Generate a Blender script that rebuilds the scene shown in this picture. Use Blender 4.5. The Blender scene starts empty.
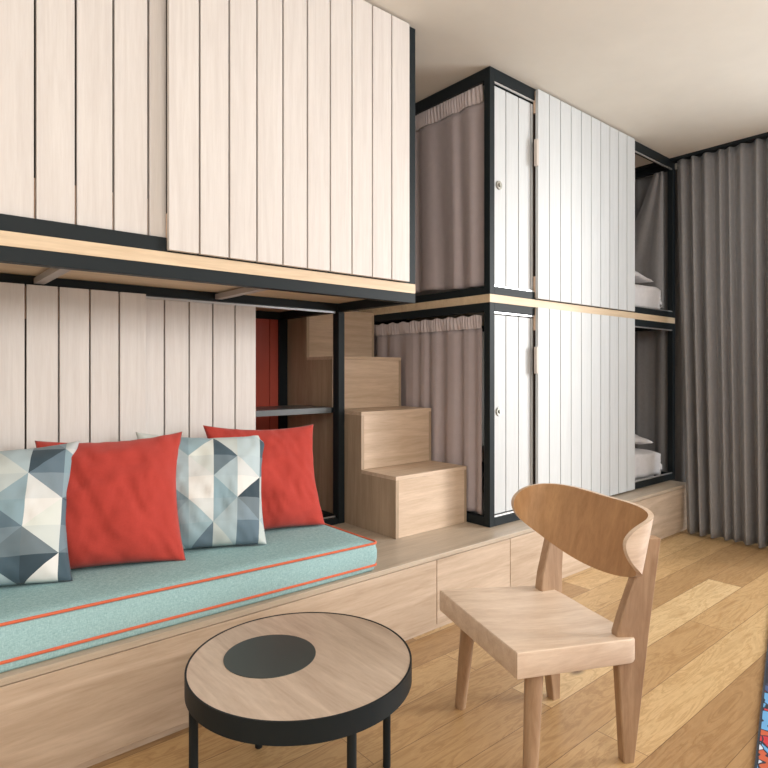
import bpy, bmesh, math, random
from mathutils import Vector, Matrix, noise
random.seed(7)
S = 1.15                      # the photograph's camera height in metres; plan numbers below are multiples of it
C = bpy.context.scene.collection
PI = math.pi

# ------------------------------------------------------------------ materials
def newmat(name):
    m = bpy.data.materials.new(name); m.use_nodes = True
    nt = m.node_tree; b = nt.nodes['Principled BSDF']
    return m, nt, b
def setin(b, k, v):
    if k in b.inputs: b.inputs[k].default_value = v
def col(c): return (c[0], c[1], c[2], 1.0)
def coords(nt, scale=(1, 1, 1), rot=(0, 0, 0), rnd=0.0):
    tc = nt.nodes.new('ShaderNodeTexCoord'); mp = nt.nodes.new('ShaderNodeMapping')
    mp.inputs['Scale'].default_value = scale; mp.inputs['Rotation'].default_value = rot
    if rnd:
        oi = nt.nodes.new('ShaderNodeObjectInfo'); mu = nt.nodes.new('ShaderNodeVectorMath'); mu.operation = 'SCALE'
        co = nt.nodes.new('ShaderNodeCombineXYZ')
        for i in range(3): nt.links.new(oi.outputs['Random'], co.inputs[i])
        nt.links.new(co.outputs[0], mu.inputs[0]); mu.inputs['Scale'].default_value = rnd
        ad = nt.nodes.new('ShaderNodeVectorMath'); ad.operation = 'ADD'
        nt.links.new(tc.outputs['Object'], ad.inputs[0]); nt.links.new(mu.outputs[0], ad.inputs[1])
        nt.links.new(ad.outputs[0], mp.inputs['Vector'])
    else:
        nt.links.new(tc.outputs['Object'], mp.inputs['Vector'])
    return mp.outputs['Vector']
def ramp(nt, fac, stops):
    r = nt.nodes.new('ShaderNodeValToRGB'); e = r.color_ramp.elements
    e[0].position, e[0].color = stops[0][0], col(stops[0][1])
    e[1].position, e[1].color = stops[-1][0], col(stops[-1][1])
    for p, c in stops[1:-1]:
        n = e.new(p); n.color = col(c)
    nt.links.new(fac, r.inputs['Fac']); return r.outputs['Color']
def ntex(nt, vec, scale, detail=4, rough=.55, dist=0.0):
    n = nt.nodes.new('ShaderNodeTexNoise'); n.inputs['Scale'].default_value = scale
    n.inputs['Detail'].default_value = detail; n.inputs['Roughness'].default_value = rough
    n.inputs['Distortion'].default_value = dist
    nt.links.new(vec, n.inputs['Vector']); return n.outputs['Fac']
def mix(nt, a, b, fac, mode='MIX'):
    m = nt.nodes.new('ShaderNodeMix'); m.data_type = 'RGBA'; m.blend_type = mode
    for k, v in ((6, a), (7, b)):
        if isinstance(v, tuple): m.inputs[k].default_value = col(v)
        else: nt.links.new(v, m.inputs[k])
    if isinstance(fac, (int, float)): m.inputs[0].default_value = fac
    else: nt.links.new(fac, m.inputs[0])
    return m.outputs[2]
def bump(nt, b, h, strength=.2, dist=.002):
    n = nt.nodes.new('ShaderNodeBump'); n.inputs['Strength'].default_value = strength
    n.inputs['Distance'].default_value = dist
    nt.links.new(h, n.inputs['Height']); nt.links.new(n.outputs[0], b.inputs['Normal'])
def plain(name, c, rough=.5, metal=0.0, var=0.0):
    m, nt, b = newmat(name)
    setin(b, 'Base Color', col(c)); setin(b, 'Roughness', rough); setin(b, 'Metallic', metal)
    if var:
        f = ntex(nt, coords(nt), 6, 3)
        nt.links.new(ramp(nt, f, [(.3, tuple(x*(1-var) for x in c)), (.7, tuple(min(1, x*(1+var)) for x in c))]), b.inputs['Base Color'])
    return m
def wood(name, dark, light, axis='x', rough=.5, stretch=14, fine=1.0, rot=(0, 0, 0), contrast=.5, pore=.6):
    """oak: long fibres along one axis, broad soft figure, fine pores"""
    m, nt, b = newmat(name)
    k = {'x': (1, stretch, stretch), 'y': (stretch, 1, stretch), 'z': (stretch, stretch, 1)}[axis]
    v = coords(nt, k, rot, 3.7)
    f1 = ntex(nt, v, 1.1*fine, 5, .6, .9); f2 = ntex(nt, v, 7*fine, 6, .7, .2)
    c1 = ramp(nt, f1, [(.5-contrast*.35, dark), (.5+contrast*.35, light)])
    k2 = ramp(nt, f2, [(.3, (.80, .76, .72)), (.6, (1, 1, 1))])
    nt.links.new(mix(nt, c1, k2, pore, 'MULTIPLY'), b.inputs['Base Color'])
    setin(b, 'Roughness', rough); bump(nt, b, f2, .08, .001)
    return m
def fabric(name, c, var=.12, weave=900, rough=.95, sheen=.15, coarse=25, trans=0.0):
    m, nt, b = newmat(name)
    v = coords(nt, (1, 1, 1), (0, 0, 0), 1.3)
    f = ntex(nt, v, weave, 2, .8); g = ntex(nt, v, coarse, 4, .6)
    lo = tuple(x*(1-var) for x in c); hi = tuple(min(1, x*(1+var)) for x in c)
    a = ramp(nt, f, [(.35, lo), (.65, hi)])
    d = ramp(nt, g, [(.3, (.86, .86, .86)), (.7, (1, 1, 1))])
    nt.links.new(mix(nt, a, d, .6, 'MULTIPLY'), b.inputs['Base Color'])
    setin(b, 'Roughness', rough); setin(b, 'Sheen Weight', sheen); setin(b, 'Specular IOR Level', .15)
    bump(nt, b, f, .3, .001)
    if trans:
        out = nt.nodes['Material Output']; t = nt.nodes.new('ShaderNodeBsdfTranslucent')
        t.inputs['Color'].default_value = col(c); ms = nt.nodes.new('ShaderNodeMixShader'); ms.inputs[0].default_value = trans
        nt.links.new(b.outputs[0], ms.inputs[1]); nt.links.new(t.outputs[0], ms.inputs[2])
        nt.links.new(ms.outputs[0], out.inputs['Surface'])
    return m

M = {}
M['slat'] = wood('whitewashed_boards', (.62, .58, .555), (.69, .655, .63), 'z', .55, 22, 1.5, pore=.3)
M['slat_r'] = wood('white_boards', (.55, .575, .59), (.60, .625, .64), 'z', .5, 22, 1.5, pore=.25)
M['batten'] = wood('batten_wood', (.62, .44, .32), (.72, .54, .41), 'x', .6)
M['black'] = plain('black_steel', (.012, .017, .020), .5, .0)
setin(M['black'].node_tree.nodes['Principled BSDF'], 'Specular IOR Level', .18)
M['hinge'] = plain('beige_hinge', (.56, .50, .45), .5)
M['band'] = wood('board_edge_oak', (.62, .47, .31), (.76, .61, .43), 'x', .5, 16)
M['oakx'] = wood('pale_oak_lengthwise', (.45, .34, .245), (.62, .495, .385), 'x', .48, 10, 1.3)
M['oaktop'] = wood('pale_oak_top', (.44, .365, .285), (.56, .47, .37), 'x', .45, 12, 1.3)
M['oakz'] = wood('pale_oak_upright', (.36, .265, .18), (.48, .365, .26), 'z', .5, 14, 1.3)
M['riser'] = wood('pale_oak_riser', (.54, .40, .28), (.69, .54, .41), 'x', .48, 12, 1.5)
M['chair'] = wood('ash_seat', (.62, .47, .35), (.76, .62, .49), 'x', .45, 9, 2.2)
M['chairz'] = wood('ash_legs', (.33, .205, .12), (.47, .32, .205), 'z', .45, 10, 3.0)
M['chairb_shade'] = wood('ash_backrest_shade', (.40, .225, .105), (.52, .31, .155), 'z', .42, 6, 3.0, (0, .5, .4))  # same pale ash, with the front face's shade put into the brown
M['alu'] = plain('aluminium', (.75, .76, .77), .3, .8)
M['steel'] = plain('brushed_steel', (.34, .33, .29), .35, .8)
M['strut'] = plain('grey_strut', (.42, .38, .36), .5, .2)
M['red_fab'] = fabric('red_linen', (.455, .055, .042), .16, 700)
M['teal'] = fabric('teal_weave', (.25, .415, .43), .34, 330, coarse=60)
def weave_mat():
    m, nt, b = newmat('teal_slub_weave')
    f1 = ntex(nt, coords(nt, (1, 1, 7)), 95, 3, .7); f2 = ntex(nt, coords(nt, (7, 1, 1)), 95, 3, .7); f3 = ntex(nt, coords(nt, (1, 7, 1)), 110, 3, .7)
    a = ramp(nt, f1, [(.3, (.20, .36, .385)), (.7, (.47, .68, .70))]); c = ramp(nt, f2, [(.3, (.19, .35, .37)), (.7, (.45, .67, .685))])
    d = ramp(nt, f3, [(.3, (.80, .82, .84)), (.7, (1.08, 1.06, 1.05))])
    nt.links.new(mix(nt, mix(nt, a, c, .5), d, .6, 'MULTIPLY'), b.inputs['Base Color'])
    setin(b, 'Roughness', .95); setin(b, 'Specular IOR Level', .15); bump(nt, b, f1, .35, .001)
    return m
M['teal'] = weave_mat()
M['pipe'] = fabric('coral_piping', (.68, .15, .075), .08, 900)
M['mauve'] = fabric('mauve_cloth', (.56, .485, .495), .05, 900, trans=.2)
M['mauve_head'] = fabric('mauve_header', (.74, .65, .65), .05, 900, trans=.2)
M['grey'] = fabric('grey_linen', (.265, .260, .265), .22, 420, coarse=40)
M['white_fab'] = fabric('white_cotton', (.74, .73, .75), .03, 900)
M['red_panel'] = plain('red_lacquer', (.52, .085, .055), .5)
M['shelf'] = plain('graphite_shelf', (.10, .11, .115), .3)
M['disc'] = plain('graphite_disc', (.040, .056, .055), .45)
M['wallp'] = plain('warm_white_paint', (.72, .69, .64), .9, 0, .02)
M['ceil'] = plain('ceiling_paint', (.74, .70, .62), .9, 0, .02)
M['groove'] = plain('dark_groove', (.05, .035, .028), .8)

def floor_mat():
    m, nt, b = newmat('oak_plank_floor')
    v = coords(nt)
    br = nt.nodes.new('ShaderNodeTexBrick')
    br.inputs['Scale'].default_value = 1.0; br.inputs['Brick Width'].default_value = 1.75
    br.inputs['Row Height'].default_value = .168; br.inputs['Mortar Size'].default_value = .0012
    br.inputs['Mortar Smooth'].default_value = .2; br.inputs['Bias'].default_value = -.05; br.offset = .37
    br.inputs['Color1'].default_value = (0, 0, 0, 1); br.inputs['Color2'].default_value = (1, 1, 1, 1)
    br.inputs['Mortar'].default_value = (.3, .3, .3, 1)
    nt.links.new(v, br.inputs['Vector'])
    base = ramp(nt, br.outputs['Color'], [(0, (.40, .25, .12)), (.35, (.54, .355, .175)), (.7, (.64, .455, .24)), (1, (.76, .58, .34))])
    # shift the grain from plank to plank
    sc = nt.nodes.new('ShaderNodeVectorMath'); sc.operation = 'SCALE'; sc.inputs['Scale'].default_value = 9.0
    nt.links.new(br.outputs['Color'], sc.inputs[0])
    ad = nt.nodes.new('ShaderNodeVectorMath'); ad.operation = 'ADD'
    nt.links.new(v, ad.inputs[0]); nt.links.new(sc.outputs[0], ad.inputs[1])
    mp = nt.nodes.new('ShaderNodeMapping'); mp.inputs['Scale'].default_value = (1, 7, 1)
    nt.links.new(ad.outputs[0], mp.inputs['Vector'])
    f1 = ntex(nt, mp.outputs[0], 2.2, 6, .6, 1.6); f2 = ntex(nt, mp.outputs[0], 22, 5, .7, .4)
    g1 = ramp(nt, f1, [(.28, (.62, .52, .42)), (.44, (1.0, .99, .97)), (.50, (.74, .66, .57)), (.56, (1.0, .98, .96)), (.72, (.84, .78, .72))])
    g2 = ramp(nt, f2, [(.3, (.84, .80, .74)), (.6, (1, 1, 1))])
    c = mix(nt, mix(nt, base, g1, .85, 'MULTIPLY'), g2, .7, 'MULTIPLY')
    mk = nt.nodes.new('ShaderNodeMapping'); mk.inputs['Scale'].default_value = (1, 1.9, 1)
    nt.links.new(ad.outputs[0], mk.inputs['Vector'])
    vo = nt.nodes.new('ShaderNodeTexVoronoi'); vo.inputs['Scale'].default_value = 1.9
    nt.links.new(mk.outputs[0], vo.inputs['Vector'])
    kn = ramp(nt, vo.outputs['Distance'], [(.0, (1, 1, 1)), (.04, (.8, .8, .8)), (.10, (0, 0, 0))])
    c = mix(nt, c, (.13, .07, .03), kn)
    c = mix(nt, c, (.16, .085, .035), br.outputs['Fac'])
    nt.links.new(c, b.inputs['Base Color']); setin(b, 'Roughness', .36)
    bump(nt, b, f2, .12, .001)
    return m
M['floor'] = floor_mat()

def math_node(nt, op, a, b=None):
    n = nt.nodes.new('ShaderNodeMath'); n.operation = op
    for i, v in enumerate((a, b)):
        if v is None: continue
        if isinstance(v, (int, float)): n.inputs[i].default_value = v
        else: nt.links.new(v, n.inputs[i])
    return n.outputs[0]
def geo_fabric():
    """angular patchwork print: bands cut by diagonals, each facet one of a few blues, whites and slates"""
    m, nt, b = newmat('geometric_print')
    uv = nt.nodes.new('ShaderNodeUVMap'); uv.uv_map = 'UVMap'
    oi = nt.nodes.new('ShaderNodeObjectInfo')
    sp = nt.nodes.new('ShaderNodeSeparateXYZ'); nt.links.new(uv.outputs[0], sp.inputs[0])
    u = math_node(nt, 'MULTIPLY', sp.outputs[0], 5.4); w = math_node(nt, 'MULTIPLY', sp.outputs[1], 5.4)
    a = math_node(nt, 'FLOOR', u); c = math_node(nt, 'FLOOR', w)
    d = math_node(nt, 'FLOOR', math_node(nt, 'MULTIPLY', math_node(nt, 'ADD', u, w), .5))
    e = math_node(nt, 'FLOOR', math_node(nt, 'MULTIPLY', math_node(nt, 'SUBTRACT', u, w), .5))
    cb = nt.nodes.new('ShaderNodeCombineXYZ')
    nt.links.new(math_node(nt, 'ADD', a, math_node(nt, 'MULTIPLY', math_node(nt, 'FLOOR', math_node(nt, 'MULTIPLY', oi.outputs['Random'], 20)), 7)), cb.inputs[0])
    nt.links.new(d, cb.inputs[1]); nt.links.new(e, cb.inputs[2])
    wn = nt.nodes.new('ShaderNodeTexWhiteNoise'); wn.noise_dimensions = '3D'; nt.links.new(cb.outputs[0], wn.inputs['Vector'])
    r = nt.nodes.new('ShaderNodeValToRGB'); r.color_ramp.interpolation = 'CONSTANT'
    cs = [(0, (.66, .70, .66)), (.2, (.28, .40, .45)), (.32, (.035, .060, .080)), (.50, (.47, .57, .60)), (.62, (.11, .165, .21)), (.76, (.72, .72, .70)), (.9, (.19, .29, .34))]
    el = r.color_ramp.elements; el[0].position, el[0].color = 0, col(cs[0][1]); el[1].position, el[1].color = cs[-1][0], col(cs[-1][1])
    for p, q in cs[1:-1]:
        n = el.new(p); n.color = col(q)
    nt.links.new(wn.outputs['Value'], r.inputs['Fac'])
    # translucent-looking row overlay
    row = math_node(nt, 'MODULO', math_node(nt, 'ADD', c, 40), 2)
    cc = mix(nt, mix(nt, r.outputs['Color'], (.40, .48, .52), math_node(nt, 'MULTIPLY', row, .30)), (.10, .17, .22), math_node(nt, 'MULTIPLY', math_node(nt, 'MODULO', math_node(nt, 'ADD', a, 40), 2), .28))
    nt.links.new(cc, b.inputs['Base Color']); setin(b, 'Roughness', .9); setin(b, 'Sheen Weight', .1)
    f = ntex(nt, coords(nt), 800, 2, .8); bump(nt, b, f, .2, .001)
    return m
M['geo'] = geo_fabric()
def rug_mat():
    m, nt, b = newmat('rug_pile_pattern')
    v = coords(nt)
    vo = nt.nodes.new('ShaderNodeTexVoronoi'); vo.inputs['Scale'].default_value = 17; vo.feature = 'F1'
    ns = nt.nodes.new('ShaderNodeTexNoise'); ns.inputs['Scale'].default_value = 7
    nt.links.new(v, ns.inputs['Vector'])
    vv = mix(nt, v, ns.outputs['Color'], .25)
    nt.links.new(vv, vo.inputs['Vector'])
    sp = nt.nodes.new('ShaderNodeSeparateColor'); nt.links.new(vo.outputs['Color'], sp.inputs[0])
    r = nt.nodes.new('ShaderNodeValToRGB'); r.color_ramp.interpolation = 'CONSTANT'
    cs = [(0, (.015, .02, .04)), (.18, (.50, .03, .04)), (.40, (.12, .34, .62)), (.60, (.03, .04, .09)), (.7, (.50, .10, .04)), (.82, (.55, .60, .70)), (.9, (.05, .09, .22))]
    el = r.color_ramp.elements; el[0].position, el[0].color = 0, col(cs[0][1]); el[1].position, el[1].color = cs[-1][0], col(cs[-1][1])
    for p, q in cs[1:-1]:
        n = el.new(p); n.color = col(q)
    nt.links.new(sp.outputs[0], r.inputs['Fac'])
    ed = nt.nodes.new('ShaderNodeTexVoronoi'); ed.inputs['Scale'].default_value = 17; ed.feature = 'DISTANCE_TO_EDGE'
    nt.links.new(vv, ed.inputs['Vector'])
    k = ramp(nt, ed.outputs['Distance'], [(.04, (1, 1, 1)), (.07, (0, 0, 0))])
    nt.links.new(mix(nt, r.outputs['Color'], (.02, .022, .035), k), b.inputs['Base Color'])
    setin(b, 'Roughness', 1.0); bump(nt, b, ntex(nt, v, 400, 2), .6, .003)
    return m
M['rug'] = rug_mat()
M['rug_edge'] = fabric('rug_binding', (.02, .025, .035), .1)

# ------------------------------------------------------------------ mesh helpers (plan units, scaled to metres on linking)
class MB:
    def __init__(s): s.bm = bmesh.new()
    def box(s, x0, x1, y0, y1, z0, z1, bev=0.0):
        r = bmesh.ops.create_cube(s.bm, size=1.0)
        vs = r['verts']
        for v in vs:
            v.co = Vector(((x0+x1)/2+v.co.x*(x1-x0), (y0+y1)/2+v.co.y*(y1-y0), (z0+z1)/2+v.co.z*(z1-z0)))
        if bev:
            es = list({e for v in vs for e in v.link_edges})
            bmesh.ops.bevel(s.bm, geom=es, offset=bev, segments=2, affect='EDGES', profile=.6)
        return s
    def cyl(s, p0, p1, r0, r1=None, n=24, bev=0.0):
        r1 = r0 if r1 is None else r1
        p0, p1 = Vector(p0), Vector(p1); d = p1-p0
        r = bmesh.ops.create_cone(s.bm, cap_ends=True, segments=n, radius1=r0, radius2=r1, depth=d.length)
        q = d.to_track_quat('Z', 'Y').to_matrix().to_4x4()
        bmesh.ops.transform(s.bm, matrix=Matrix.Translation((p0+p1)/2) @ q, verts=r['verts'])
        if bev:
            es = [e for e in {e for v in r['verts'] for e in v.link_edges} if len(e.link_faces) == 2 and e.calc_face_angle(0) > .9]
            bmesh.ops.bevel(s.bm, geom=es, offset=bev, segments=2, affect='EDGES')
        return s
    def loft(s, rings, closed=True, cap=True):
        """rings of points, joined one to the next"""
        rv = [[s.bm.verts.new(p) for p in r] for r in rings]; n = len(rv[0])
        for a, b in zip(rv, rv[1:]):
            for i in range(n if closed else n-1):
                j = (i+1) % n
                s.bm.faces.new((a[i], a[j], b[j], b[i]))
        if cap and closed:
            s.bm.faces.new(list(reversed(rv[0]))); s.bm.faces.new(rv[-1])
        return s
    def tube(s, pts, r, n=8, closed=False):
        pts = [Vector(p) for p in pts]; rings = []
        m = len(pts)
        for i, p in enumerate(pts):
            a = pts[(i-1) % m] if (closed or i > 0) else p
            b = pts[(i+1) % m] if (closed or i < m-1) else p
            t = (b-a).normalized(); up = Vector((0, 0, 1)) if abs(t.z) < .9 else Vector((1, 0, 0))
            u = t.cross(up).normalized(); w = u.cross(t).normalized()
            rings.append([p+u*r*math.cos(2*PI*k/n)+w*r*math.sin(2*PI*k/n) for k in range(n)])
        if closed: rings.append(rings[0])
        s.loft(rings, True, not closed)
        return s
    def link(s, name, mat, parent=None, at=(0, 0, 0), smooth=False, kind=None, label=None):
        """link as one object whose origin is the parent's base (or `at` when top level)"""
        base = Vector(parent['_base']) if parent is not None and '_base' in parent else Vector(at)
        bmesh.ops.recalc_face_normals(s.bm, faces=s.bm.faces) if len(s.bm.faces) else None
        for v in s.bm.verts: v.co = (v.co-base)*S
        me = bpy.data.meshes.new(name); s.bm.to_mesh(me); s.bm.free()
        if mat: me.materials.append(mat)
        if smooth:
            for p in me.polygons: p.use_smooth = True
        o = bpy.data.objects.new(name, me); C.objects.link(o)
        if parent is not None:
            o.parent = parent
            if '_base' in parent: o['_base'] = list(base)
        else:
            o.location = base*S; o['_base'] = list(base)
        if kind: o['kind'] = kind
        if label: o['label'] = label
        return o
def thing(name, label, cat, base=(0, 0, 0), group=None):
    o = bpy.data.objects.new(name, None); C.objects.link(o)
    o.location = Vector(base)*S; o['_base'] = list(base); o['label'] = label; o['category'] = cat
    o.empty_display_size = .1
    if group: o['group'] = group
    return o
def tag(o, label, cat, group=None):
    o['label'] = label; o['category'] = cat
    if group: o['group'] = group
    return o
def autosmooth(o, ang=.6):
    for p in o.data.polygons: p.use_smooth = True
    o.data.set_sharp_from_angle(angle=ang)
def struct(mb, name, mat, at=(0, 0, 0)): return mb.link(name, mat, None, at, kind='structure')

# ------------------------------------------------------------------ plan
CE = 2.386           # ceiling
PT = .292            # platform top
PY = 1.614           # platform front
BW = 2.84            # back wall
XL, XR, YF = -1.25, 4.15, -2.3

# room shell
struct(MB().box(XL, XR+.15, YF, BW, -.06, 0), 'floor', M['floor'])
struct(MB().box(XL, XR+.15, YF, BW+.1, CE, CE+.08), 'ceiling', M['ceil'])
struct(MB().box(XL-.1, XR+.15, BW, BW+.1, 0, CE), 'wall_back', M['wallp'])
struct(MB().box(XL-.1, XL, YF, BW, 0, CE), 'wall_left', M['wallp'])
struct(MB().box(XL-.1, XR+.15, YF-.1, YF, 0, CE), 'wall_front', M['wallp'])
# window wall with one tall opening beside the curtain
WY0, WY1, WZ0, WZ1 = -1.75, .72, .06, 2.26
w = MB(); w.box(XR, XR+.15, WY1, BW, 0, CE); w.box(XR, XR+.15, YF, WY0, 0, CE)
w.box(XR, XR+.15, WY0, WY1, 0, WZ0); w.box(XR, XR+.15, WY0, WY1, WZ1, CE)
struct(w, 'wall_right', M['wallp'])
w = MB()
for y in (WY0+.012, (WY0+WY1)/2, WY1-.012): w.box(XR+.05, XR+.09, y-.012, y+.012, WZ0, WZ1)
for z in (WZ0+.012, WZ1-.012): w.box(XR+.05, XR+.09, WY0, WY1, z-.012, z+.012)
struct(w, 'window_1', M['black'])
struct(MB().box(3.915, 3.985, -2.2, 2.83, CE-.018, CE), 'trim_1', M['black'])      # curtain track along the ceiling

# ------------------------------------------------------------------ storage platform
pl = thing('storage_platform', 'long pale oak platform with drawer fronts running under the beds and steps', 'platform', (1.3, 2.2, 0))
MB().box(XL+.002, 3.925, PY, BW-.004, PT-.018, PT, .002).link('platform_top', M['oaktop'], pl)
MB().box(XL+.002, 3.917, PY+.02, BW-.004, 0.002, PT-.019).link('carcass', M['oakz'], pl)
xs = [XL+.004, .05, 1.639, 2.093, 2.99, 3.923]
for a, b in zip(xs, xs[1:]):
    MB().box(a+.0018, b-.0018, PY+.001, PY+.018, .022, PT-.0205, .0012).link('drawer_front', M['oakx'], pl)
MB().box(XL+.004, 3.913, PY+.012, PY+.0195, 0.001, .021).link('plinth', M['oakx'], pl)
MB().box(3.9175, 3.925, PY+.019, BW-.004, 0.002, PT-.019).link('end_panel', M['oakx'], pl)

# ------------------------------------------------------------------ sliding doors
PITCH = .0962
def door(parent, x0, n, z0, z1, y, mat, battens=True, knob=None, brackets=(), pitch=PITCH):
    """n upright boards with open joints on two cross battens; y is the front face"""
    mb = MB(); t = .016; g = .0030
    for i in range(n):
        mb.box(x0+i*pitch+g, x0+(i+1)*pitch-g, y, y+t, z0, z1, .0012)
    d = mb.link('sliding_door', mat, parent)
    for a, b in ((z0+.004, z0+.11), (z1-.11, z1-.004)):
        MB().box(x0+.004, x0+n*pitch-.004, y+t+.0004, y+t+.013, a, b).link('batten', M['batten'], d)
    MB().box(x0+.006, x0+n*pitch-.006, y+t+.0135, y+t+.017, z0+.006, z1-.006).link('backing', M['groove'], d)
    if knob:
        kx, kz = knob
        k = MB(); k.cyl((kx, y, kz), (kx, y-.007, kz), .021, .020, 28, .002); k.cyl((kx, y-.007, kz), (kx, y-.013, kz), .010, .009, 20, .0015)
        k = k.link('knob', M['steel'], d, label='round brushed steel lock knob'); autosmooth(k)
    for bx, bz in brackets:
        MB().box(bx-.014, bx+.002, y-.004, y+.012, bz-.065, bz+.065, .001).link('hinge', M['hinge'], d)
    return d
def beam(parent, *a): return MB().box(*a, .0015).link('beam', M['black'], parent)
def post(parent, *a): return MB().box(*a, .0015).link('post', M['black'], parent)

Q = .034
# ------------------------------------------------------------------ right bunk bed
rb = thing('bunk_bed', 'double black steel bunk at right with white board doors and mauve curtained end', 'bunk bed', (3.04, 2.2, PT))
RX0, RX1, RY0, RY1 = 2.104, 3.988, 1.738, 2.70
for x in (RX0, RX1-Q):
    for y in (RY0, RY1-Q):
        for z0, z1 in ((PT+.001, 1.3146), (1.3526, CE-.002)):
            post(rb, x, x+Q, y, y+Q, z0, z1)
MB().box(RX0, RX1, RY0, RY1, 1.3148, 1.3524, .001).link('bed_board', M['band'], rb)
def ring(parent, x0, x1, y0, y1, z0, z1, q=Q):
    beam(parent, x0+q, x1-q, y0, y0+q, z0, z1); beam(parent, x0+q, x1-q, y1-q, y1, z0, z1)
    beam(parent, x0, x0+q, y0+q, y1-q, z0, z1); beam(parent, x1-q, x1, y0+q, y1-q, z0, z1)
ring(rb, RX0, RX1, RY0, RY1, PT+.001, PT+.041)
ring(rb, RX0, RX1, RY0, RY1, 1.276, 1.3146)
ring(rb, RX0, RX1, RY0, RY1, 1.3526, 1.389)
ring(rb, RX0, RX1, RY0, RY1, 2.330, CE-.002)
for z in (1.3905, 2.322, PT+.043, 1.268):
    MB().box(RX0+Q, RX1-Q, RY0+.003, RY0+.011, z-.0015, z+.0055).link('rail', M['alu'], rb)
for k, (z0, z1, fz0, fz1) in enumerate(((PT+.052, 1.262, .302, 1.3125), (1.399, 2.314, 1.356, 2.377))):
    door(rb, 2.141, 10, z0, z1, RY0+.014, M['slat_r'], knob=(2.183, (.815, 1.862)[k]))
    door(rb, 2.441, 10, fz0, fz1, RY0-.020, M['slat_r'], brackets=((2.441, (1.055, 2.065)[k]),), pitch=.0971)

# ------------------------------------------------------------------ left bunk bed (upper deck overhangs the bench)
lb = thing('bunk_bed', 'black steel bunk at left, whitewashed doors, upper deck overhanging the cushioned bench', 'bunk bed', (.7, 2.3, PT))
LX0, LX1, LYU, LYL, LY1 = -.234, 1.650, 1.747, 2.234, 2.82
LB = 2.79
for x in (LX0, LX1-Q):
    for y in (LYU, LB-Q): post(lb, x, x+Q, y, y+Q, 1.3526, CE-.002)
    for y in (LYL, LB-.046): post(lb, x+.005-(.014 if y > 2.5 else 0), x+Q+.005, y, y+.046, PT+.001, 1.276)
MB().box(LX0, LX1, LYU, LB, 1.3148, 1.3524, .001).link('bed_board', M['band'], lb)
for y in (LYU, LB-Q): beam(lb, LX0, LX1, y, y+Q, 1.276, 1.3146)
for x in (LX0, LX1-Q): beam(lb, x, x+Q, LYU+Q, LB-Q, 1.276, 1.3146)
ring(lb, LX0, LX1, LYU, LB, 1.3526, 1.394)
ring(lb, LX0, LX1, LYU, LB, 2.330, CE-.002)
beam(lb, LX0+Q, LX1-Q, LYL, LYL+.046, 1.2805, 1.3146)
ring(lb, LX0, LX1, LYL, LB, PT+.001, PT+.03)
for x in (.385, 1.015):
    MB().box(x, x+.03, LYU+Q, LYL, 1.288, 1.308, .001).link('strut', M['strut'], lb, label='bare grey cross strut')
MB().box(LX0+Q, LX1-Q, LYL+.018, LYL+.026, 1.2715, 1.2800).link('rail', M['alu'], lb)
MB().box(LX0+Q, LX1-Q, LYL+.018, LYL+.026, PT+.031, PT+.037).link('rail', M['alu'], lb)
MB().box(LX0+Q, LX1-Q, LYU+.003, LYU+.011, 2.3225, 2.3295).link('rail', M['alu'], lb)
door(lb, -.174, 9, 1.397, 2.314, LYU+.014, M['slat'])
door(lb, .640, 10, 1.356, 2.377, LYU-.020, M['slat'])
door(lb, .744-8*PITCH, 8, PT+.045, 1.283, LYL-.018, M['slat'])
door(lb, 1.2030-8*PITCH, 8, PT+.045, 1.270, LYL+.010, M['slat'])
# open bay at the right end: red boarded back, graphite shelf
mb = MB()
for i in range(8): mb.box(.885+i*.0962, .9785+i*.0962, LB-.030, LB-.020, PT+.04, 1.274, .0015)
mb.link('back_panel', M['red_panel'], lb, label='red painted board panel at the back of the open bay')
MB().box(.885, 1.655, LB-.019, LB-.016, PT+.04, 1.274).link('backing', M['groove'], lb)
MB().box(1.06, 1.614, LYL+.048, LYL+.32, .806, .832, .0015).link('shelf', M['shelf'], lb, label='graphite shelf in the open bay')
MB().box(1.614, 1.6495, LYL+.05, LYL+.32, .806, .83, .001).link('bracket', M['black'], lb)

# ------------------------------------------------------------------ stairs
st = thing('staircase', 'pale oak box steps climbing between the two bunks', 'stairs', (1.87, 2.3, PT))
SX0, SX1 = 1.658, 2.1025
fr = [1.876, 2.111, 2.337, 2.562, 2.80]; hz = [.5554, .817, 1.0740, 1.326]
for i in range(4):
    y0 = fr[i]; z1 = hz[i]; z0 = PT+.001 if i == 0 else hz[i-1]-.016
    zb = PT+.001 if i == 0 else hz[i-1]+.0005
    for x in (SX0, SX1-.016):
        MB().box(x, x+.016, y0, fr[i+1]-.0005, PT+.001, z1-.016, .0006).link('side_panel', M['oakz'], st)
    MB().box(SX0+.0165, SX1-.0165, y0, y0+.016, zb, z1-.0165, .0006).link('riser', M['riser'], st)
    MB().box(SX0, SX1, y0-.0005, fr[i+1]-.0006 if i == 3 else fr[i+1]+.0, z1-.016, z1, .001).link('tread', M['riser'], st)

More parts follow.
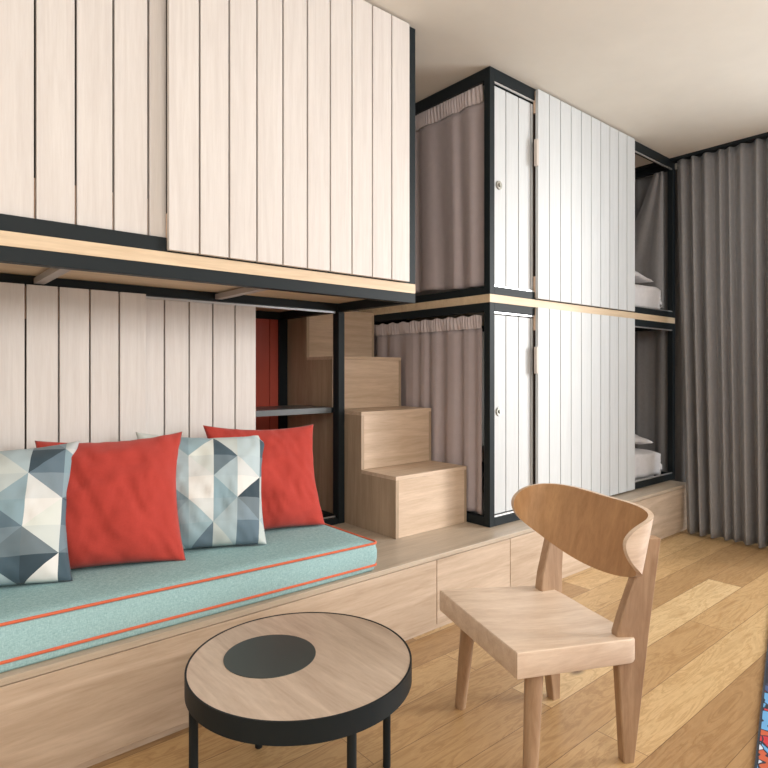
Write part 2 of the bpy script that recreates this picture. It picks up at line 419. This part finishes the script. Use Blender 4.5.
# ------------------------------------------------------------------ curtains
def curtain(name, mat, p0, p1, zt, zb, nrm, folds, amp_t, amp_b, label, cat, head=None, headmat=None, lean=0.0, widen=0.0,
            nz=40, seed=0, left_edge=None, hem_wave=0.0, group=None, ns=None):
    """pleated cloth hung along p0->p1, folds deepening downwards"""
    p0, p1, nrm = Vector((p0[0], p0[1], 0)), Vector((p1[0], p1[1], 0)), Vector(nrm)
    L = (p1-p0).length; ns = ns or int(folds*14); rnd = random.Random(seed)
    ph = [rnd.uniform(0, 6.28) for _ in range(4)]
    def fold(s, t):
        w = s*folds*2*PI + 1.1*math.sin(s*folds*.9+ph[0]) + .8*math.sin(s*folds*2.3+ph[1]) + .35*t*math.sin(s*folds*1.7+ph[3])
        a = math.sin(w); a = math.copysign(abs(a)**.75, a)
        return a*(1+.35*math.sin(s*folds*1.3+ph[2])) + .18*math.sin(2*w+ph[1])
    def sheet(za, zc, nn, A0, A1, k=1.0, off=0.0):
        mb = MB(); rows = []
        for j in range(nn+1):
            t = (za-(za-zc)*j/nn); tt = (zt-t)/(zt-zb)
            row = []
            for i in range(ns+1):
                s = i/ns; sx = s
                if left_edge: sx = s*left_edge(tt)
                A = A0+(A1-A0)*(j/nn)
                q = p0+(p1-p0)*sx + (p0-p1)*widen*tt*(1-s)
                q = q + nrm*(A*fold(s*k, tt)+lean*tt**.8+off)
                zz = t + (hem_wave*math.sin(s*9+ph[1])*tt**3)
                row.append(mb.bm.verts.new((q.x, q.y, zz)))
            rows.append(row)
        for a, b in zip(rows, rows[1:]):
            for i in range(ns): mb.bm.faces.new((a[i], a[i+1], b[i+1], b[i]))
        return mb
    zc = zt-(head or 0)
    mb = sheet(zc, zb, nz, amp_t, amp_b)
    base = ((p0.x+p1.x)/2, (p0.y+p1.y)/2, zb)
    o = mb.link(name, mat, None, base, smooth=True); tag(o, label, cat, group)
    sol = o.modifiers.new('thickness', 'SOLIDIFY'); sol.thickness = .0015
    if head:
        # gathered heading band with tighter pleats
        mb = MB(); rows = []; n2 = int(L*900)
        for j in range(7):
            t = zt-head*j/6; row = []
            for i in range(n2+1):
                s = i/n2
                g = (.5+.5*math.sin(s*L*330+2.2*math.sin(s*23+ph[0])+j*.25))**1.5*.006*(.35+.65*abs(math.sin(j/6*PI*.9+.3)))
                q = p0+(p1-p0)*s - nrm*(g+.004) + nrm*(amp_t*fold(s, 0)*(j/6))
                row.append(mb.bm.verts.new((q.x, q.y, t+(.004*math.sin(s*61+ph[2]) if j == 0 else 0))))
            rows.append(row)
        for a, b in zip(rows, rows[1:]):
            for i in range(n2): mb.bm.faces.new((a[i], a[i+1], b[i+1], b[i]))
        mb.link('heading_band', headmat, o, smooth=True)
    return o
CX = 2.127
curtain('bunk_curtain', M['mauve'], (CX, 1.795), (CX, 2.62), 2.337, 1.405, (1, 0, 0), 6.5, .006, .014,
        'mauve cloth curtain with gathered heading across the end of the upper bunk', 'curtain', .085, M['mauve_head'], seed=3, hem_wave=.008, widen=.035, ns=150)
curtain('bunk_curtain', M['mauve'], (CX, 1.80), (CX, 2.62), 1.262, .345, (1, 0, 0), 7.5, .005, .013,
        'mauve cloth curtain hanging behind the oak steps in the lower bunk', 'curtain', .062, M['mauve_head'], seed=5, hem_wave=.006, ns=160)
curtain('window_curtain', M['grey'], (3.950, 1.705), (3.950, .66), 2.366, .012, (-1, 0, 0), 14, .020, .036,
        'floor length dark grey linen curtain with deep folds at the platform end', 'curtain', seed=11, lean=.150, widen=-.12, nz=50, ns=420)
curtain('window_curtain', M['grey'], (4.055, 1.66), (4.055, 2.80), 2.355, .02, (-1, 0, 0), 8, .018, .022,
        'grey linen curtain seen through the open end of the right bunk, behind the beds', 'curtain', seed=17, nz=30, ns=180)
curtain('bed_end_curtain', M['grey'], (3.93, 1.79), (3.93, 2.25), 2.318, 1.42, (-1, 0, 0), 1.6, .005, .010,
        'grey cloth swept aside diagonally at the far end of the upper right bunk', 'curtain', seed=23, nz=30, ns=50,
        left_edge=lambda t: .14+.62*min(1, t*1.5)**1.1)

# ------------------------------------------------------------------ bedding in the right bunk
def bedding(z, lvl, dlabel, plabel):
    m = MB().box(2.20, 3.875, 1.82, 2.62, z, z+.13, .02).link('mattress', M['white_fab'], None, (3.05, 2.2, z))
    tag(m, 'white mattress under the duvet in the %s right bunk' % lvl, 'mattress'); autosmooth(m)
    # duvet draped over the front and the end
    mb = MB(); NX, NY = 60, 40; rows = []
    x0, x1, y0, y1 = 2.6, 3.895, 1.796, 2.60; drop = .16
    for j in range(NY+1):
        v = j/NY; row = []
        for i in range(NX+1):
            u = i/NX
            # arc-length walk: side drop first, then the top
            sy = v*(y1-y0+drop); sx = u*(x1-x0+drop)
            z2 = z+.200
            if sy < drop: y = y0; zy = -(drop-sy)
            else: y = y0+(sy-drop); zy = -.018*math.exp(-(sy-drop)/.03)
            if sx > x1-x0: x = x1; zx = -(sx-(x1-x0))
            else: x = x0+sx; zx = -.018*math.exp(-((x1-x0)-sx)/.03)
            zz = z2+max(-drop-.01, zy+zx)
            nq = noise.noise(Vector((x*5, y*5, z)))*.012+noise.noise(Vector((x*14, y*14, z+3)))*.005
            fl = min(0, zy)+min(0, zx)
            w = -fl/drop
            if sy < drop: y -= .006+.010*math.sin(x*34+2*math.sin(x*9))*min(1, w)*.6+.0
            if sx > x1-x0: x += .004*math.sin(y*40)
            row.append(mb.bm.verts.new((x, y, zz+nq*(1 if w < .3 else .3))))
        rows.append(row)
    for a, b in zip(rows, rows[1:]):
        for i in range(NX): mb.bm.faces.new((a[i], a[i+1], b[i+1], b[i]))
    d = mb.link('duvet', M['white_fab'], None, (3.2, 2.2, z+.03), smooth=True); tag(d, dlabel, 'duvet')
    s = d.modifiers.new('thickness', 'SOLIDIFY'); s.thickness = .012; s.offset = -1
    pillow('bed_pillow', M['white_fab'], [(3.42, 1.83, z+.285), (3.89, 1.83, z+.235), (3.86, 2.24, z+.245), (3.42, 2.24, z+.290)], .060, .022, plabel, 'pillow', 4)

# ------------------------------------------------------------------ pillows and cushions
def pillow(name, mat, corners, front, back, label, cat, seed, group=None, wr=.004, ease=0.0):
    BL, BR, TR, TL = [Vector(c) for c in corners]
    N = 44; n = ((BR-BL).cross(TL-BL)).normalized()          # points to the front
    mb = MB(); uvs = {}
    def pt(i, j, side):
        a = -1+2*i/N; b = -1+2*j/N
        a = math.sin(a*PI/2)*.55+a*.45; b = math.sin(b*PI/2)*.55+b*.45
        # edges bow inwards between the corner ears
        pin = .105
        aa = a*(1-pin*(1-b*b)); bb = b*(1-(pin if b > 0 else .045)*(1-a*a))
        s, t = (aa+1)/2, (bb+1)/2
        p = BL*(1-s)*(1-t)+BR*s*(1-t)+TR*s*t+TL*(1-s)*t
        h = (max(0, 1-a*a)**.5)*(max(0, 1-b*b)**.5)
        h = h**.85*(1-.12*b)
        wv = noise.noise(Vector((a*2.2+seed, b*2.2, side)))*.012*h**.5 + noise.noise(Vector((a*6+seed*3, b*5, side*2)))*wr*1.6*h**.3 - abs(noise.noise(Vector(((a+b*.5)*5+seed, (b-a)*1.6, 7))))*.012*h**.3
        # puckers running in from the seams
        e = (1-h)
        ang = math.atan2(b, a)
        wv += .0035*math.sin(ang*26+seed)*math.sin(min(1, h*3)*PI)*e
        return p + n*((front if side > 0 else -back)*h+wv*side), (s, t)
    for side in (1, -1):
        g = []
        for j in range(N+1):
            row = []
            for i in range(N+1):
                if side < 0 and (i in (0, N) or j in (0, N)):
                    row.append(G1[j][i])
                else:
                    p, q = pt(i, j, side); v = mb.bm.verts.new(p); uvs[v] = q; row.append(v)
            g.append(row)
        if side > 0: G1 = g
        for j in range(N):
            for i in range(N):
                f = (g[j][i], g[j][i+1], g[j+1][i+1], g[j+1][i])
                mb.bm.faces.new(f if side > 0 else tuple(reversed(f)))
    uvl = mb.bm.loops.layers.uv.new('UVMap')
    for f in mb.bm.faces:
        for l in f.loops: l[uvl].uv = uvs[l.vert]
    o = mb.link(name, mat, None, tuple((BL+BR)/2), smooth=True)
    return tag(o, label, cat, group)
bedding(PT+.003, 'lower', 'white duvet hanging over the bed edge in the lower right bunk', 'white pillow glimpsed above the duvet in the lower right bunk')
bedding(1.356, 'upper', 'white duvet hanging over the bed edge in the upper right bunk', 'white pillow lying on the duvet in the upper right bunk')

# bench cushion
bc = thing('bench_cushion', 'long teal woven bench cushion with coral piping on the oak platform', 'cushion', (.4, 1.9, PT))
bx0, bx1, by0, by1, bz0, bz1 = -.62, 1.350, 1.626, 2.195, PT+.001, .394
mb = MB(); r = .022
def rrect(x0, x1, y0, y1, r, n=6):
    pts = []
    for cx, cy, a0 in ((x1-r, y1-r, 0), (x0+r, y1-r, 90), (x0+r, y0+r, 180), (x1-r, y0+r, 270)):
        for k in range(n+1):
            a = math.radians(a0+90*k/n); pts.append((cx+r*math.cos(a), cy+r*math.sin(a)))
    out = []
    m = len(pts)
    for i in range(m):
        p, q = pts[i], pts[(i+1) % m]; d = math.dist(p, q); k = max(1, int(d/.04))
        for j in range(k): out.append((p[0]+(q[0]-p[0])*j/k, p[1]+(q[1]-p[1])*j/k))
    return out
def skew(p):
    x, y, z = p; k = max(0, 1.338-x)
    w = max(0, min(1, (2.195-y)/.56))*(.25+.75*max(0, min(1, (z-bz0)/(bz1-bz0))))
    return (x, y+.038*k*w, z+(.006*k*w if z > bz0+.01 else 0))
rings = []
for z, off in ((bz0, .006), (bz0+.006, .001), (bz0+.018, 0), (bz0+.04, -.004), (bz0+.07, -.004), (bz1-.012, 0), (bz1-.004, .001)):
    base = rrect(bx0+off, bx1-off, by0+off, by1-off, r)
    rings.append([(x+.0015*noise.noise(Vector((x*8, y*8, z*20))), y+.003*noise.noise(Vector((x*4, z*12, 1))), z) for x, y in base])
for q in (.03, .07, .12, .2, .27):
    base = rrect(bx0+q, bx1-q, by0+q, by1-q, max(.004, r-q*.05))
    base = rrect(bx0, bx1, by0, by1, r)
    cx, cy = (bx0+bx1)/2, (by0+by1)/2; hx, hy = (bx1-bx0)/2, (by1-by0)/2
    rr = []
    for x, y in base:
        x2 = cx+(x-cx)*(hx-q)/hx; y2 = cy+(y-cy)*(hy-q)/hy
        rr.append((x2, y2, bz1+.003+.004*noise.noise(Vector((x2*3, y2*3, 5)))))
    rings.append(rr)
rings = [[skew(p) for p in q] for q in rings]
mb.loft(rings)
c = mb.link('cushion_body', M['teal'], bc); autosmooth(c, 1.2)
for z in (bz0+.021, bz1-.003):
    pts = [skew(p) for p in [(x, y, z+.0015*noise.noise(Vector((x*3, y*3, 9)))) for x, y in rrect(bx0-.002, bx1+.002, by0-.002, by1+.002, r)]]
    MB().tube(pts, .0042, 8, True).link('piping', M['pipe'], bc, smooth=True)

CT = .401
pillow('throw_pillow', M['geo'], [(-.05, 2.03, CT), (.420, 1.870, CT), (.492, 2.10, .776), (.02, 2.165, .780)], .085, .03,
       'patterned patchwork pillow at the far left of the bench, blue, white and slate facets', 'pillow', 1)
pillow('throw_pillow', M['red_fab'], [(.335, 2.00, CT), (.738, 1.838, CT), (.826, 2.09, .785), (.375, 2.16, .780)], .085, .03,
       'red linen pillow between the two patterned pillows on the bench', 'pillow', 2)
pillow('throw_pillow', M['geo'], [(.64, 1.98, CT), (1.022, 1.832, CT), (1.166, 2.08, .755), (.686, 2.16, .786)], .085, .03,
       'patterned patchwork pillow between the two red pillows on the bench', 'pillow', 3)
pillow('throw_pillow', M['red_fab'], [(.93, 2.02, CT), (1.325, 1.915, CT), (1.370, 2.065, .782), (.935, 2.165, .796)], .075, .03,
       'red linen pillow nearest the open shelf bay, at the right end of the bench', 'pillow', 6)

# ------------------------------------------------------------------ coffee table
ct = thing('coffee_table', 'round low coffee table with pale wood top, black rim and thin legs', 'coffee table', (.738, 1.186, 0))
tx, ty, tr, tz = .747, 1.178, .2575, .336
def disc(cx, cy, z0, z1, r, n=96):
    return MB().cyl((cx, cy, z0), (cx, cy, z1), r, r, n)
M['ttop'] = wood('table_top_oak', (.44, .345, .27), (.60, .495, .40), 'y', .42, 8, 2.2, (0, 0, -.35))
o = disc(tx, ty, tz-.012, tz-.001, tr-.0045, 128).link('tabletop', M['ttop'], ct); autosmooth(o)
mb = MB(); n = 128; rg = []
for rr, z in ((tr-.0042, tz-.013), (tr-.0042, tz), (tr, tz), (tr, tz-.046), (tr-.0042, tz-.046), (tr-.0042, tz-.013)):
    rg.append([(tx+rr*math.cos(2*PI*k/n), ty+rr*math.sin(2*PI*k/n), z) for k in range(n)])
mb.loft(rg, True, False); o = mb.link('rim', M['black'], ct); autosmooth(o)
o = disc(.697, 1.233, tz-.0009, tz+.0006, .106).link('inlay', M['disc'], ct, label='graphite disc set off-centre in the top'); autosmooth(o)
o = disc(tx, ty, tz-.024, tz-.0125, tr-.006).link('underframe', M['black'], ct); autosmooth(o)
for lx, ly in ((.768, 1.420), (.977, 1.140), (.714, .940), (.508, 1.224)):
    o = MB().cyl((lx, ly, 0.0005), (lx, ly, tz-.0245), .0098, .0098, 20, .001).link('leg', M['black'], ct); autosmooth(o)

# ------------------------------------------------------------------ chair
F = Vector((-.935, .354, 0)); Lh = Vector((.354, .935, 0)); O = Vector((1.186, 1.034, 0))
def cp(a, b, z): return O-F*a+Lh*b+Vector((0, 0, z))
ch = thing('lounge_chair', 'pale ash chair with thick flat seat and curved oval backrest on the plank floor', 'chair', tuple(cp(.18, 0, 0)))
# orient the material grain by rotating the empty to the chair's own axes
def chair_link(mb, name, mat, smooth=False, label=None):
    base = Vector(ch['_base']); ang = math.atan2(Lh.x, Lh.y)*-1 - 0.0
    R = Matrix.Rotation(-ROT, 3, 'Z')
    bmesh.ops.recalc_face_normals(mb.bm, faces=mb.bm.faces)
    for v in mb.bm.verts: v.co = R @ ((v.co-base)*S)
    me = bpy.data.meshes.new(name); mb.bm.to_mesh(me); mb.bm.free(); me.materials.append(mat)
    o = bpy.data.objects.new(name, me); C.objects.link(o); o.parent = ch
    if smooth: autosmooth(o, .55)
    if label: o['label'] = label
    return o
ROT = math.atan2(-F.y, -F.x); ch.rotation_euler = (0, 0, ROT)
# seat: thick slab, slightly dished, rounded at the back between the rear legs
NS = 36; top = []; bot = []
def seat_outline():
    pts = []
    for k in range(13): pts.append((-.012*math.cos((k/12-.5)*PI)*0, -.210+.42*k/12))       # front edge
    hb = .212
    hw = lambda a: .210-.030*a
    for k in range(1, 11): pts.append((.02+.295*k/10, hw(.315*k/10)))
    for k in range(1, 24):
        t = k/24; ang = PI*t; cc = math.cos(ang)
        pts.append((.315+.062*math.sin(ang)**.6, hw(.315)*math.copysign(abs(cc)**.45, cc)))
    for k in range(0, 11): pts.append((.315-.295*k/10, -hw(.315-.295*k/10)))
    return pts
ol = seat_outline()
mb = MB()
ZT, TH = .355, .062
def rake(a): return .022*max(0, a)/.33
def dish(a, b): return -.011*max(0, 1-(b/.21)**2)*max(0, min(1, (a+.05)/.2))
rings = []
for sc, zz in ((.96, 'b0'), (.985, 'b'), (1, 'b2'), (1, 't2'), (.992, 't1'), (.975, 't')):
    rr = []
    for a, b in ol:
        a2 = .15+(a-.15)*(1-(1-sc)*.6); b2 = b*(1-(1-sc)*.6)
        d = dish(a2, b2); frn = .022*(1-(b/.21)**2)*max(0, 1-a/.12)     # front edge dips between the corners
        z = {'b0': ZT-TH, 'b': ZT-TH+.001, 'b2': ZT-TH+.006, 't2': ZT-.006, 't1': ZT-.002, 't': ZT}[zz]
        if zz[0] == 't': z += d*.6
        z -= rake(a2)
        rr.append(cp(a2, b2, z))
    rings.append(rr)
for q in (.8, .6, .4, .2, .05):
    rings.append([cp(.15+(a-.15)*q, b*q, ZT-rake(.15+(a-.15)*q)+dish(.15+(a-.15)*q, b*q)*(.6 if q > .7 else 1)) for a, b in ol])
mb.loft(rings)
chair_link(mb, 'seat', M['chair'], True)
# front legs, round and tapered
for s in (-1, 1):
    fa_, fb_ = ((.046, -.188), (.064, .203))[s > 0]
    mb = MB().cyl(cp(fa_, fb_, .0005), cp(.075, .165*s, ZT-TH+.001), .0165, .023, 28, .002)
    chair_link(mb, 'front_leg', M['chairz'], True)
# rear legs: flat planks, widest at seat level, tapering to foot and to the raked top
def plank(s):
    zs = [.0005, .10, .22, .29, .34, .38, .46, .53, .578]
    fa = [.342, .333, .322, .315, .312, .322, .350, .375, .392]
    ba = [.372, .381, .391, .397, .401, .404, .413, .421, .427]
    b0, b1 = .163, .163
    mb = MB(); rings = []
    for z, f, k in zip(zs, fa, ba):
        t = z/.578; bi = .141+.021*min(1, t*1.5)+.008*max(0, t-.6)/.4; bo = bi+.030
        c = .003
        rings.append([cp(f, s*(bi+c), z), cp(f+c, s*bi, z), cp(k-c, s*bi, z), cp(k, s*(bi+c), z), cp(k, s*(bo-c), z), cp(k-c, s*bo, z), cp(f+c, s*bo, z), cp(f, s*(bo-c), z)])
    # the planks stand square to the curve of the backrest
    pv = cp(.36, s*.160, 0); Rz = Matrix.Rotation(s*math.radians(10), 3, 'Z')
    rings = [[pv+Rz @ (p-pv) for p in q] for q in rings]
    mb.loft(rings); return mb
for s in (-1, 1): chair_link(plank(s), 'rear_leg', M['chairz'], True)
# backrest: bent oval shell
mb = MB(); NB, NH = 64, 26
PLAN = []
for k in range(401):
    th = math.radians(-97+194*k/400); sn, cs = math.sin(th), math.cos(th)
    PLAN.append((.285+.105*math.copysign(abs(cs)**.74, cs), 0.242*math.copysign(abs(sn)**.74, sn)))
ARC = [0.0]
for p, q in zip(PLAN, PLAN[1:]): ARC.append(ARC[-1]+math.dist(p, q))
def plan_at(u):
    t = (u+1)/2*ARC[-1]
    k = max(0, min(399, next((i for i, w in enumerate(ARC) if w >= t), 400)-1))
    f = (t-ARC[k])/(ARC[k+1]-ARC[k]); p, q = PLAN[k], PLAN[k+1]
    return Vector((p[0]+(q[0]-p[0])*f, p[1]+(q[1]-p[1])*f))
def back_pt(u, v, off):
    hgt = .097*max(0, 1-abs(u)**2.6)**.55
    zc = .549+.043*u*u
    z = zc+v*hgt
    p = plan_at(u); tn = (plan_at(min(1, u+.02))-plan_at(max(-1, u-.02))).normalized()
    p = p + Vector((tn.y, -tn.x))*off
    return cp(p.x+.26*(z-.557), p.y, z)
gi, go = [], []
for i in range(NB+1):
    u = math.sin((-1+2*i/NB)*PI/2)
    gi.append([back_pt(u*.999, -1+2*j/NH, 0.0) for j in range(NH+1)])
    go.append([back_pt(u*.999, -1+2*j/NH, .013) for j in range(NH+1)])
vi = [[mb.bm.verts.new(p) for p in r] for r in gi]; vo_ = [[mb.bm.verts.new(p) for p in r] for r in go]
inner = {v for q in vi for v in q}
for i in range(NB):
    for j in range(NH):
        mb.bm.faces.new((vi[i][j], vi[i][j+1], vi[i+1][j+1], vi[i+1][j])); mb.bm.faces.new((vo_[i][j], vo_[i+1][j], vo_[i+1][j+1], vo_[i][j+1]))
    for j in (0, NH): mb.bm.faces.new((vi[i][j], vi[i+1][j], vo_[i+1][j], vo_[i][j]))
for i in (0, NB):
    for j in range(NH): mb.bm.faces.new((vi[i][j], vi[i][j+1], vo_[i][j+1], vo_[i][j]))
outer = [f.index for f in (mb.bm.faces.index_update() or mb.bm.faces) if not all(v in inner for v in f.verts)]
o = chair_link(mb, 'backrest', M['chairb_shade'], True)
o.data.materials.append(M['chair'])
for k in outer: o.data.polygons[k].material_index = 1  # outer face and rim take paler ash: window light put into the colour

# ------------------------------------------------------------------ rug
R1 = Vector((1.095, .290, 0)).normalized(); R2 = Vector((R1.y, -R1.x, 0)); P0 = Vector((1.684, .537, 0))
rg = thing('rug', 'multicoloured patterned rug with dark bound edge on the plank floor', 'rug', tuple(P0))
def quadslab(c0, c1, d0, d1, z0, z1):
    mb = MB(); ps = [P0+R1*a+R2*b for a, b in ((c0, d0), (c1, d0), (c1, d1), (c0, d1))]
    mb.loft([[p+Vector((0, 0, z0)) for p in ps], [p+Vector((0, 0, z1)) for p in ps]]); return mb
quadslab(-1.18, 1.48, .006, 1.45, .0006, .009).link('pile', M['rug'], rg)
mb = MB()
for q in ((-1.2, 1.5, 0, .006), (-1.2, 1.5, 1.45, 1.472), (-1.2, -1.18, .022, 1.45), (1.48, 1.5, .022, 1.45)):
    ps = [P0+R1*a+R2*b for a, b in ((q[0], q[2]), (q[1], q[2]), (q[1], q[3]), (q[0], q[3]))]
    mb.loft([[p+Vector((0, 0, .0006)) for p in ps], [p+Vector((0, 0, .0082)) for p in ps]])
mb.link('binding', M['rug_edge'], rg)

# ------------------------------------------------------------------ light
def area(name, loc, target, sx, sy, power, colr):
    l = bpy.data.lights.new(name, 'AREA'); l.shape = 'RECTANGLE'; l.size = sx; l.size_y = sy; l.energy = power; l.color = colr
    o = bpy.data.objects.new(name, l); C.objects.link(o); o.location = Vector(loc)*S
    o.rotation_euler = (Vector(target)-Vector(loc)).to_track_quat('-Z', 'Y').to_euler(); return o
area('sunlit_sky', (7.6, -3.4, 2.6), (2.4, 1.2, .9), 1.7, 2.4, 450, (1.0, .965, .92))
area('window_glow', (XR-.02, -.5, 1.2), (0, 1.6, 1.1), 2.3, 2.3, 84, (.95, .98, 1.0))
area('room_fill', (.2, -1.6, 2.1), (1.2, 2.0, 1.0), 3.0, 1.2, 64, (1.0, .965, .92))  # added soft fill behind the camera, no fixture of the room
area('side_fill', (-1.0, .2, 1.6), (.6, 2.0, 1.1), 1.6, 1.4, 8, (1.0, .95, .90))  # weak fill added from the left, not a lamp in the room
area('ceiling_fill', (1.6, -1.0, 1.5), (1.7, -.9, 2.4), 3.0, 1.4, 34, (1.0, .96, .90))  # unseen fill aimed upwards, added to brighten the ceiling
wd = bpy.data.worlds.new('World'); bpy.context.scene.world = wd; wd.use_nodes = True
wd.node_tree.nodes['Background'].inputs[0].default_value = (.75, .85, 1, 1); wd.node_tree.nodes['Background'].inputs[1].default_value = .9

GR = {'bunk_bed': 'bunk beds along the platform', 'throw_pillow': 'throw pillows in a row on the bench cushion', 'bunk_curtain': 'mauve curtains on the end of the right bunk',
      'window_curtain': 'grey curtains at the window wall', 'mattress': 'mattresses in the right bunk', 'duvet': 'duvets in the right bunk', 'bed_pillow': 'bed pillows in the right bunk'}
for o in C.objects:
    k = o.name.split('.')[0]
    if k in GR and o.parent is None: o['group'] = GR[k]
# ------------------------------------------------------------------ camera
cam = bpy.data.cameras.new('camera'); co = bpy.data.objects.new('camera', cam); C.objects.link(co)
co.location = (0, 0, S); co.rotation_euler = (PI/2, 0, -math.asin(.6472))
cam.sensor_width = 36; cam.lens = 593.5/768*36; cam.shift_y = -12.5/768; cam.clip_start = .02
sc = bpy.context.scene; sc.camera = co
sc.view_settings.view_transform = 'Standard'; sc.view_settings.look = 'None'; sc.view_settings.exposure = 0
sc.cycles.use_denoising = True; sc.cycles.max_bounces = 8; sc.cycles.diffuse_bounces = 5
sc.view_settings.exposure = .06
for o in bpy.data.objects:
    if '_base' in o: del o['_base']
